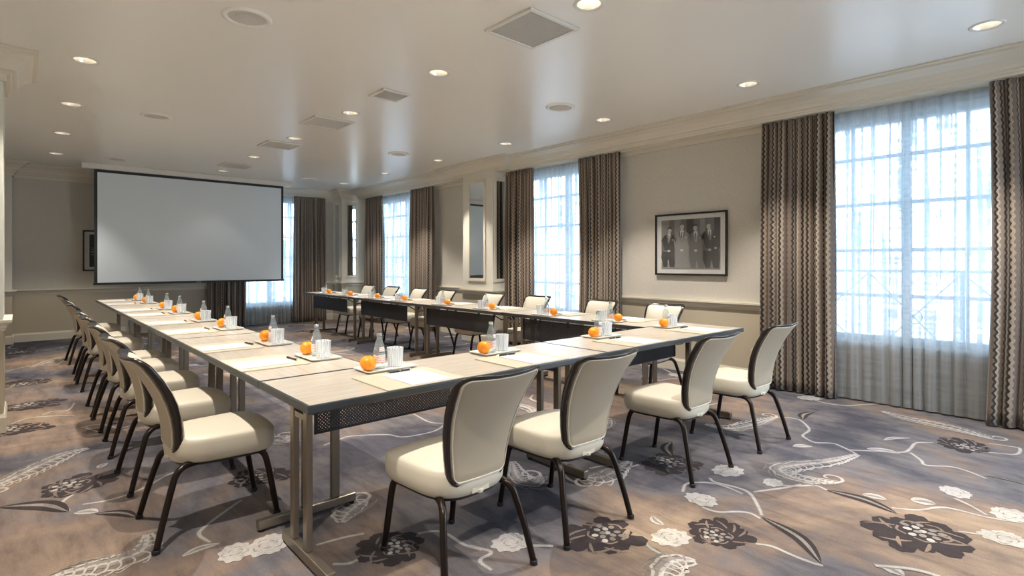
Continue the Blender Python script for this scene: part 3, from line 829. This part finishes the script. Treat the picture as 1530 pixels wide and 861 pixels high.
for k, (y, a) in enumerate([(3.02, .0), (3.83, -.03), (4.86, .03), (5.72, 0), (6.83, .02), (7.60, -.02), (8.50, .05), (9.35, 0)]):
    chair(4.83, y, pi / 2 + a, 'cream chair facing us across the window side row, %s' % (ORD[k] + (' from the viewer' if 0 < k < 7 else '')), 'chairs along the window side row')

# ---- place settings
def make_tray():
    bm = B()
    def r(i, z, hx=.142, hy=.088):
        out = []
        for cx, cy, a0 in ((1, 1, 0), (-1, 1, 90), (-1, -1, 180), (1, -1, 270)):
            for k in range(4):
                a = radians(a0 + k * 30); out.append((cx * (hx - .012 - i) + .012 * cos(a), cy * (hy - .012 - i) + .012 * sin(a), z))
        return out
    loops(bm, [r(.022, 0), r(.015, 0), r(.002, .010), r(0, .013), r(.004, .0135), r(.018, .0055), r(.03, .005)], cap0=True, cap1=True)
    return obj('serving_tray', bm, M['white'])
def make_orange():
    bm = B(); R = .040
    bmesh.ops.create_uvsphere(bm, u_segments=24, v_segments=16, radius=R)
    for v in bm.verts:
        v.co.z *= .95
        rr = math.hypot(v.co.x, v.co.y)
        if v.co.z > 0 and rr < .008: v.co.z -= .0015
        v.co.z += R * .95
    o = obj('orange', bm, M['orange'], smooth=True)
    bm = B(); lathe(bm, [(.0035, R * 1.9 - .004), (.0045, R * 1.9 - .0008), (.002, R * 1.9 + .0008)], 8)
    obj('stem_scar', bm, mat('stem_green', (.16, .20, .05), .7), o)
    return o
def make_bottle():
    t = thing('water_bottle', 'x', 'bottle')
    bm = B(); lathe(bm, [(.020, 0.0015), (.027, 0), (.0295, .004), (.0295, .070), (.029, .085), (.025, .110), (.018, .135), (.0128, .152), (.0122, .160), (.0145, .163), (.0145, .169), (.0125, .171), (.0125, .176)], 24)
    obj('bottle_glass', bm, M['bottle'], t, smooth=True)
    bm = B(); lathe(bm, [(.0137, .1655), (.0140, .168), (.0140, .180), (.0125, .1825)], 18)
    obj('bottle_cap', bm, M['chrome'], t)
    bm = B(); lathe(bm, [(.0299, .026), (.0300, .027), (.0300, .070), (.0299, .071)], 24, cap0=False, cap1=False)
    obj('bottle_label', bm, M['label'], t, smooth=True)
    bm = B(); lathe(bm, [(.0300, .0875), (.0276, .100), (.0256, .110)], 24, cap0=False, cap1=False)
    for f in [f for f in bm.faces if abs(math.atan2(f.calc_center_median().y, f.calc_center_median().x) + pi / 2) > .55]: bm.faces.remove(f)
    obj('neck_label', bm, M['label'], t, smooth=True)
    return t
def make_tumbler():
    bm = B(); lathe(bm, [(.030, 0), (.036, .001), (.0385, .006), (.0425, .096), (.0425, .0975), (.0405, .0975), (.037, .012), (.020, .010)], 28)
    return obj('water_tumbler', bm, M['tumbler'], smooth=True)
def make_blotter():
    bm = B(); box(bm, -.202, .202, 0, .345, 0, .0055)
    return obj('desk_pad', bm, M['blotter'], bevel=.002)
def make_sheet():
    bm = B()
    for k in range(3): box(bm, -.108 + .001 * k, .108 - .0005 * k, .0 + .001 * k, .279, .0008 * k, .0008 * (k + 1) - .0001)
    return obj('notepad', bm, M['sheet'])
def make_pen():
    t = thing('ballpoint_pen', 'x', 'pen')
    bm = B(); tube(bm, [(-.058, 0, .0055), (-.052, 0, .0055), (.050, 0, .0055), (.058, 0, .0055)], .0050, 10); obj('barrel', bm, M['pen'], t, smooth=True)
    bm = B(); tube(bm, [(-.070, 0, .0055), (-.058, 0, .0055)], .0012, 10, r1=.0045); obj('tip', bm, M['chrome'], t)
    bm = B(); tube(bm, [(-.001, 0, .0055), (.003, 0, .0055)], .0056, 10)
    tube(bm, [(.058, 0, .0055), (.063, 0, .0055)], .0045, 10, r1=.0035)
    box(bm, .020, .060, -.0012, .0012, .010, .0122)
    obj('clip', bm, M['chrome'], t)
    return t
P_ = {'tray': (make_tray(), 'tray', 'white rectangular serving tray'), 'orange': (make_orange(), 'orange', 'whole orange on a tray'),
      'bottle': (make_bottle(), 'bottle', 'small clear glass water bottle'), 'tumbler': (make_tumbler(), 'glass', 'cut glass water tumbler'),
      'pad': (make_blotter(), 'desk pad', 'cream leather desk pad'), 'sheet': (make_sheet(), 'notepad', 'white notepad on the desk pad'),
      'pen': (make_pen(), 'pen', 'black pen by the notepad')}
PU = {k: [True] for k in P_}
GR = {'tray': 'white trays at the place settings', 'orange': 'oranges on the trays', 'bottle': 'water bottles on the trays', 'tumbler': 'tumblers on the trays', 'pad': 'desk pads at the place settings', 'sheet': 'notepads on the desk pads', 'pen': 'pens by the notepads'}
rs = random.Random(11)
def setting(ox, oy, rz, where):
    """origin on the sitter's table edge; local +y points across the table"""
    c, s = cos(rz), sin(rz)
    def at(k, x, y, z, jr=0.0):
        p, cat, lab = P_[k]
        o = put(p, PU[k], (ox + x * c - y * s, oy + x * s + y * c, TH + z), rz + jr, lab + ', ' + where, GR[k])
        o['category'] = cat
    j = lambda a: rs.uniform(-a, a)
    at('pad', 0, .004, .0006, 0)
    at('sheet', .03 + j(.006), .012, .0064, j(.02))
    at('pen', .015 + j(.02), .312, .0064, .03 + j(.12))
    jt = j(.012)
    at('tray', .035 + jt, .455, .0006, 0)
    at('orange', -.070 + jt + j(.004), .440, .0062)
    at('bottle', .005 + jt, .466 + j(.004), .0062, j(.4))
    at('tumbler', .095 + jt, .462 + j(.004), .0062)
for k, x in enumerate([1.345, 2.08, 3.11, 4.02]):
    setting(x, YA, 0, 'front row, ' + ['place nearest the left corner', 'second place from the left', 'third place from the left', 'rightmost place'][k])
for k, y in enumerate([3.07, 3.81, 4.89, 5.68, 6.72, 7.44, 8.65, 9.42]):
    setting(XA, y, -pi / 2, 'left row, %s' % ('place nearest the corner' if k == 0 else 'last place by the screen' if k == 7 else ORD[k] + ' place from the corner'))
for k, y in enumerate([3.04, 3.84, 4.83, 5.69, 6.70, 7.48, 8.38, 9.20]):
    setting(XE - .005 * k, y, pi / 2, 'window side row, %s' % ('place nearest the front row' if k == 0 else 'last place by the far curtains' if k == 7 else ORD[k] + ' place from the viewer'))

# ================================================================ CURTAINS
def cloth(name, a0, a1, z0, z1, depth, horiz, m, folds, amp, flare=0.0, lean=(0, 0), seed=0, parent=None, side=1):
    """a pleated hanging cloth from a0 to a1 along the wall, mean plane at `depth`"""
    r = random.Random(seed); bm = B(); uvl = bm.loops.layers.uv.new('UVMap')
    nu = folds * 14; nv = 26
    ph = [r.uniform(0, 6.28) for _ in range(4)]; grid = []; full = 1.75
    width = abs(a1 - a0) * full
    for j in range(nv + 1):
        v = j / nv; z = z0 + (z1 - z0) * v; row = []
        k = (1 - v)
        for i in range(nu + 1):
            u = i / nu
            w = u + 0.012 * sin(6.28 * 2 * u + ph[0]) + 0.008 * sin(6.28 * 5 * u + ph[1])
            A = amp * (0.45 + 0.55 * min(1, k * 3.0)) * (0.8 + 0.25 * sin(6.28 * 1.5 * u + ph[2]))
            th = 2 * pi * folds * w + .5 * sin(3 * k + ph[3]) * k
            off = A * (sin(th) + .22 * sin(2 * th + ph[1] + k)) 
            mid = (a0 + a1) / 2
            e0 = a0 + lean[0] * (sin(pi * min(1, k * 1.0)) if True else k) - flare * k
            e1 = a1 + lean[1] * sin(pi * k) + flare * k
            a = e0 + (e1 - e0) * u + A * .35 * cos(th)
            off = min(off, .040)
            row.append((bm.verts.new((depth + side * off, a, z) if horiz == 'y' else (a, depth + side * off, z)), (u * width, z)))
        grid.append(row)
    for j in range(nv):
        for i in range(nu):
            q = (grid[j][i], grid[j][i + 1], grid[j + 1][i + 1], grid[j + 1][i])
            f = bm.faces.new([p[0] for p in q])
            for lp, p in zip(f.loops, q): lp[uvl].uv = p[1]
    return obj(name, bm, m, parent, smooth=True)
def curtain(a0, a1, depth, horiz, label, seed, folds, flare=0.0, lean=(0, 0)):
    o = cloth('curtain', a0, a1, .012, 2.71, depth, horiz, M['drape'], folds, .052, flare, lean, seed)
    s = o.modifiers.new('thickness', 'SOLIDIFY'); s.thickness = .004
    tag(o, label, 'curtain', 'zigzag patterned curtains')
XC = 5.66
curtain(-.10, .60, XC, 'y', 'brown zigzag curtain cut by the right edge of the photo', 1, 7, .01, (0, -.03))
curtain(1.70, 2.37, XC, 'y', 'brown zigzag curtain left of the nearest window', 2, 8, .015)
curtain(4.16, 4.86, XC, 'y', 'brown zigzag curtain right of the middle window, beside the framed picture', 3, 7, .0, (0, -.03))
curtain(5.76, 6.37, XC, 'y', 'brown zigzag curtain between the middle window and the mirrored pilaster', 4, 6, .02)
curtain(8.35, 9.15, XC, 'y', 'brown zigzag curtain right of the far side window', 5, 7, .01)
curtain(10.30, 11.02, XC, 'y', 'brown zigzag curtain left of the far side window, near the corner', 6, 7, .02, (-.05, 0))
curtain(2.64, 3.34, YB - .16, 'x', 'brown zigzag curtain hanging below the left part of the screen', 7, 7)
curtain(4.30, 4.99, YB - .16, 'x', 'brown zigzag curtain on the far wall right of the screen', 8, 7, .02)
def sheer_c(a0, a1, depth, horiz, label, seed, folds):
    o = cloth('sheer_curtain', a0, a1, .015, 2.70, depth, horiz, M['sheer'], folds, .020, 0, (0, 0), seed)
    tag(o, label, 'sheer curtain', 'white sheer curtains')
sheer_c(.42, 1.98, XW - .062, 'y', 'white sheer curtain over the nearest window', 21, 16)
sheer_c(4.45, 6.10, XW - .062, 'y', 'white sheer curtain over the middle window', 22, 16)
sheer_c(8.70, 10.75, XW - .062, 'y', 'white sheer curtain over the far side window', 23, 19)
sheer_c(3.02, 4.70, YB - .065, 'x', 'white sheer curtain on the far wall beside the screen', 24, 16)

# ================================================================ PROJECTION SCREEN
t = thing('projection_screen', 'large white pull-down projection screen with black border in front of the far wall', 'screen', (2.34, 10.90, 0))
x0, x1, za, zb = -1.48, 1.48, .925, 2.79
bm = B(); box(bm, x0 + .03, x1 - .03, -.0015, .0015, za + .035, zb - .03); obj('screen_fabric', bm, M['screen'], t)
bm = B()
box(bm, x0, x0 + .042, -.003, .003, za + .02, zb); box(bm, x1 - .042, x1, -.003, .003, za + .02, zb)
box(bm, x0 + .042, x1 - .042, -.003, .003, zb - .045, zb)
obj('black_border', bm, M['black'], t)
bm = B(); box(bm, x0 - .01, x1 + .01, -.014, .014, za, za + .036); obj('bottom_bar', bm, M['black'], t, bevel=.004)
bm = B(); box(bm, -.04, .04, -.0152, -.0145, za + .013, za + .022); obj('badge', bm, M['grille'], t)
bm = B(); box(bm, x0 - .16, x1 + .14, -.05, .07, zb, H - .002); obj('housing', bm, M['plastic'], t, bevel=.006)

# ================================================================ PICTURES
def grey(v, n): return mat(n, (v, v, v), .6)
G = [grey(.05, 'photo_black'), grey(.15, 'photo_dark_grey'), grey(.27, 'photo_mid_grey'), grey(.55, 'photo_light_grey'), grey(.75, 'photo_white')]
def figure(bm, cx, base, h, turn, suit, hair=0, hands=1):
    """flat printed silhouette of a seated man in a suit; part of the photograph"""
    lay = [0]
    def pg(pts, mi):
        lay[0] += 1
        vs = [bm.verts.new((x, -.0012 - .00010 * lay[0], z)) for x, z in pts]
        bm.faces.new(vs).material_index = mi
    def q(px, pz): return (cx + (px + turn * .10 * max(0, pz - .4)) * h, base + pz * h)
    def el(px, pz, rx, rz_, mi, n=18):
        x, z = q(px, pz); pg([(x + rx * h * cos(2 * pi * k / n), z + rz_ * h * sin(2 * pi * k / n)) for k in range(n)], mi)
    t = turn
    pg([q(-.13, .0), q(-.02, .0), q(.0, .20), q(.05, .0), q(.17, .0), q(.19, .22), q(.16, .40), q(-.15, .42), q(-.19, .24)], suit)   # legs
    pg([q(-.15, .34), q(.16, .33), q(.19, .52), q(.20, .68), q(.13, .755), q(.05, .80), q(-.05, .80), q(-.14, .745), q(-.20, .66), q(-.18, .50)], suit)
    pg([q(-.045, .80), q(.045, .80), q(.02, .66), q(0, .58), q(-.02, .66)], 4)          # shirt
    pg([q(-.010, .775), q(.010, .775), q(.013, .66), q(0, .60), q(-.013, .66)], 0)      # tie
    pg([q(-.05, .80), q(-.075, .74), q(-.03, .60), q(0, .54), q(-.03, .68)], 1 if suit != 1 else 2)   # lapels
    pg([q(.05, .80), q(.075, .74), q(.03, .60), q(0, .54), q(.03, .68)], 1 if suit != 1 else 2)
    pg([q(-.03, .79), q(.03, .79), q(.028, .85), q(-.028, .85)], 3)                      # neck
    el(.012 * t, .885, .046, .066, 3)
    pg([q(-.052, .885), q(-.054, .93), q(-.03, .962), (q(.02, .968)), q(.052, .945), q(.054, .89), q(.040, .915), q(.0, .925), q(-.038, .912)], hair)
    for s_ in (-1, 1):
        el(s_ * .018 + .012 * t, .892, .006, .004, 1, 8)
    pg([q(-.012 + .012 * t, .858), q(.014 + .012 * t, .858), q(.012 + .012 * t, .853), q(-.010 + .012 * t, .853)], 1)
    pg([q(-.20, .62), q(-.16, .60), q(-.11, .42), q(.02 * t, .40), q(.02 * t, .36), q(-.15, .37)], suit if suit else 1)
    el(.03 * t, .385, .040, .026, 3, 10)
    if hands > 1: el(.10, .42, .032, .024, 3, 10)
    pg([q(.085, .66), q(.115, .668), q(.112, .64), q(.088, .638)], 4)                    # pocket square
def picture(name, w, h, loc, rz, label, fill):
    t = thing(name, label, 'picture', loc, rz)
    bm = B(); f = .022
    box(bm, -w / 2, w / 2, -.026, 0, h / 2 - f, h / 2); box(bm, -w / 2, w / 2, -.026, 0, -h / 2, -h / 2 + f)
    box(bm, -w / 2, -w / 2 + f, -.026, 0, -h / 2 + f, h / 2 - f); box(bm, w / 2 - f, w / 2, -.026, 0, -h / 2 + f, h / 2 - f)
    obj('frame', bm, M['frame'], t, bevel=.002)
    bm = B(); box(bm, -w / 2 + f, w / 2 - f, -.008, -.002, -h / 2 + f, h / 2 - f); obj('mount', bm, M['matboard'], t)
    bm = B(); fill(bm)
    for v in bm.verts: v.co.y -= .0082
    ph = obj('photograph', bm, G, t)
    bm = B(); box(bm, -w / 2 + f, w / 2 - f, -.019, -.0175, -h / 2 + f, h / 2 - f); obj('glass', bm, M['picglass'], t)
def four_men(bm):
    W2, H2 = .375, .295
    box(bm, -W2, W2, -.001, 0, -H2, H2, 1)
    for k, (a, b, v) in enumerate(((-.37, -.27, 2), (-.20, -.12, 2), (-.04, .05, 0), (.13, .19, 2), (.30, .37, 0))):
        box(bm, a, b, -.00115, 0, -.05, H2, v)
    box(bm, -W2, W2, -.0012, 0, -H2, -.20, 2); box(bm, -W2, -.20, -.00125, 0, -.22, -.17, 3)
    figure(bm, -.285, -.27, .50, .8, 0, 0, 1); figure(bm, -.105, -.285, .56, .2, 2, 1, 1); figure(bm, .085, -.28, .53, -.5, 1, 0, 1); figure(bm, .265, -.28, .545, -1.0, 0, 1, 2)
picture('framed_photograph', .915, .735, (XW - .012, 3.262, 1.502), -pi / 2, 'black framed photograph of four men in suits on the window wall', four_men)
def dim_photo(bm):
    box(bm, -.36, .36, -.001, 0, -.28, .28, 0)
    for z, v in ((-.02, 3), (.02, 2), (-.07, 2), (.05, 1)): box(bm, -.34, .30, -.0013, 0, z - .008, z + .008, v)
    figure(bm, -.12, -.26, .5, 0, 1)
picture('framed_photograph', .90, .70, (1.225, YB - .012, 1.492), 0, 'black framed dark photograph half hidden behind the screen', dim_photo)

# ---- mirrors on the pilasters
def wmirror(w, z0, z1, loc, rz, label):
    t = thing('panel_mirror', label, 'mirror', loc, rz, 'tall framed mirrors on the pilasters')
    bm = B(); f = .05
    for a, b, c, d in ((-w / 2 - f, -w / 2, z0 - f, z1 + f), (w / 2, w / 2 + f, z0 - f, z1 + f), (-w / 2, w / 2, z1, z1 + f), (-w / 2, w / 2, z0 - f, z0)):
        box(bm, a, b, -.018, 0, c, d)
    obj('moulding_frame', bm, M['trim'], t, bevel=.006)
    bm = B(); box(bm, -w / 2, w / 2, -.005, -.001, z0, z1); obj('mirror_glass', bm, M['mirror'], t)
wmirror(.36, 1.03, 2.57, (5.449, 6.83, 0), -pi / 2, 'tall narrow mirror on the front of the middle pilaster')
wmirror(.17, 1.03, 2.57, (5.60, 6.429, 0), 0, 'narrow mirror on the near side of the middle pilaster, by the curtain')
wmirror(.20, 1.00, 2.57, (5.239, 11.58, 0), -pi / 2, 'slim mirror on the left face of the far corner pilaster')
wmirror(.20, 1.00, 2.57, (5.47, 11.349, 0), 0, 'mirror on the right face of the far corner pilaster')

# ---- wall fittings
t = thing('power_outlet', 'white power outlet low on the window wall', 'outlet', (XW - .001, 2.51, .30), -pi / 2)
bm = B(); box(bm, -.037, .037, -.006, 0, -.06, .06); obj('cover_plate', bm, M['plastic'], t, bevel=.002)
for z in (-.028, .028):
    bm = B(); box(bm, -.018, .018, -.0085, -.0055, z - .014, z + .014); sk = obj('socket', bm, M['grille'], t, bevel=.003)
    bm = B(); box(bm, -.008, -.005, -.0092, -.008, z - .006, z + .006); box(bm, .005, .008, -.0092, -.008, z - .006, z + .006); obj('slot', bm, M['blackmetal'], sk)
t = thing('wall_vent', 'grey louvred vent at the foot of the far wall, seen under the left tables', 'vent', (1.50, YB - .02, .04), 0)
bm = B(); 
for a, b, c, d in ((-.12, -.10, 0, .24), (.10, .12, 0, .24), (-.10, .10, 0, .02), (-.10, .10, .22, .24)): box(bm, a, b, -.02, 0, c, d)
obj('vent_frame', bm, M['grille'], t)
bm = B()
for k in range(9): box(bm, -.095 + k * .0225, -.088 + k * .0225, -.014, -.004, .02, .22)
obj('louvres', bm, M['grille'], t)
t['category'] = 'vent'

# ================================================================ CEILING FITTINGS
def make_downlight():
    t = thing('recessed_downlight', 'x', 'ceiling light')
    bm = B(); n = 28
    lathe(bm, [(RH - .002, 0), (RH + .004, -.006), (RH + .020, -.005), (RH + .024, 0)], n, cap0=False, cap1=False)
    obj('trim_ring', bm, M['plastic'], t, smooth=True)
    bm = B(); lathe(bm, [(RH - .001, -.001), (RH - .006, .018), (.060, .050)], n, cap0=False, cap1=False)
    obj('reflector', bm, M['reflector'], t, smooth=True)
    bm = B(); lathe(bm, [(.0605, .049), (.060, .053)], n)
    obj('lamp_lens', bm, M['lamp'], t)
    return t
dl = make_downlight(); du = [True]
def spot(x, y, p):
    d = bpy.data.lights.new('downlight_beam', 'SPOT'); d.energy = p; d.color = (1.0, .91, .80)
    d.spot_size = radians(86); d.spot_blend = .6; d.shadow_soft_size = .018
    o = bpy.data.objects.new('downlight_beam', d); C.objects.link(o); o.location = (x, y, H - .012)
cols = ['left', 'middle', 'window side']
for i, x in enumerate(LX):
    for j, y in enumerate(LY):
        lab = 'round recessed downlight, %s line of lamps, %s from the near wall' % (cols[i], ['first', 'second', 'third', 'fourth', 'fifth', 'sixth', 'seventh'][j])
        put(dl, du, (x, y, H), 0, lab, 'recessed downlights')
        spot(x, y, SPOT_POWER * (1, 1, 1, 1, 1, .9, .5)[j] * (.1 if i == 1 and j == 6 else 1))
def make_speaker():
    t = thing('ceiling_speaker', 'x', 'speaker')
    bm = B(); lathe(bm, [(.112, -.002), (.118, -.012), (.138, -.012), (.148, -.006), (.150, 0)], 40, cap0=False, cap1=False); obj('bezel', bm, M['ceiling'], t, smooth=True)
    bm = B(); lathe(bm, [(.113, -.0045), (.06, -.0055), (.01, -.006)], 40, cap0=False); obj('baffle', bm, M['grille'], t, smooth=True)
    bm = B(); lathe(bm, [(.070, -.0052), (.068, -.0085), (.03, -.0095)], 32, cap0=False); obj('mesh_grille', bm, mat('grille_mesh', (.56, .55, .52), .6), t)
    return t
sp = make_speaker(); su = [True]
for i, x in enumerate((1.085, 4.08)):
    for j, y in enumerate((3.75, 6.95, 10.23)):
        put(sp, su, (x, y, H), 0, 'round white ceiling speaker, %s, %s' % (('left half of the ceiling', 'window half of the ceiling')[i], ('nearest', 'middle', 'farthest')[j]), 'ceiling speakers')
def vent(x, y, s, label):
    t = thing('ceiling_vent', label, 'vent', (x, y, H), 0, 'square ceiling vents')
    bm = B(); h = s / 2; f = .028
    for a, b, c, d in ((-h, h, h - f, h), (-h, h, -h, -h + f), (-h, -h + f, -h + f, h - f), (h - f, h, -h + f, h - f)): box(bm, a, b, c, d, -.016, -.0005)
    obj('vent_frame', bm, M['plastic'], t, bevel=.004)
    bm = B(); box(bm, -h + f, h - f, -h + f, h - f, -.008, -.001); g = obj('grille', bm, mat('vent_mesh', (.52, .52, .51) if y < 4 else (.76, .75, .71), .6), t)
    bm = B()
    n = 24
    for k in range(1, n):
        a = -h + f + (s - 2 * f) * k / n
        box(bm, a - .0012, a + .0012, -h + f, h - f, -.0095, -.0081); box(bm, -h + f, h - f, a - .0012, a + .0012, -.0095, -.0081)
    obj('mesh_wires', bm, M['grille'], g)
vent(2.575, 2.63, .46, 'square ceiling vent with grey mesh nearest the viewer')
vent(2.59, 4.57, .30, 'smaller square ceiling vent, second from the viewer')
vent(2.57, 5.95, .46, 'flat square ceiling vent in the middle line, third from the viewer')
vent(2.58, 7.50, .44, 'flat square ceiling vent in the middle line, fourth from the viewer')
vent(2.60, 9.60, .44, 'square ceiling vent just in front of the screen')

# ================================================================ OUTSIDE
t = thing('balcony_railing', 'grey metal balcony railing with crossed bars and ring outside the nearest window', 'railing', (6.42, 1.2, 0))
bm = B()
box(bm, -.02, .02, -2.2, 2.2, 1.185, 1.215); obj('top_rail', bm, M['rail'], t)
bm = B(); box(bm, -.015, .015, -2.2, 2.2, .935, .96); box(bm, -.015, .015, -2.2, 2.2, .30, .33); obj('lower_rail', bm, M['rail'], t)
for yy in (-2.15, -1.16, -.32, .42, 1.26, 2.1):
    bm = B(); box(bm, -.018, .018, yy - .018, yy + .018, 0, 1.185); obj('post', bm, M['rail'], t)
for a, b in ((-1.16, -.32), (-.32, .42), (.42, 1.26)):
    for s in (0, 1):
        bm = B(); y0, y1 = (a, b) if s else (b, a)
        tube(bm, [(0, y0, .33), (0, (y0 + y1) / 2, .76), (0, y1, 1.185)], .009, 6); obj('diagonal_bar', bm, M['rail'], t)
    bm = B(); c = (a + b) / 2; pts = [(0, c + .07 * cos(2 * pi * k / 16), .757 + .07 * sin(2 * pi * k / 16)) for k in range(17)]
    tube(bm, pts, .008, 6); obj('ring', bm, M['rail'], t)
bm = B(); box(bm, XW + T, 6.75, -1.8, 4.0, -.15, 0)
tag(obj('balcony_slab', bm, M['stone']), 'pale stone balcony floor outside the nearest window', 'balcony', kind='structure')
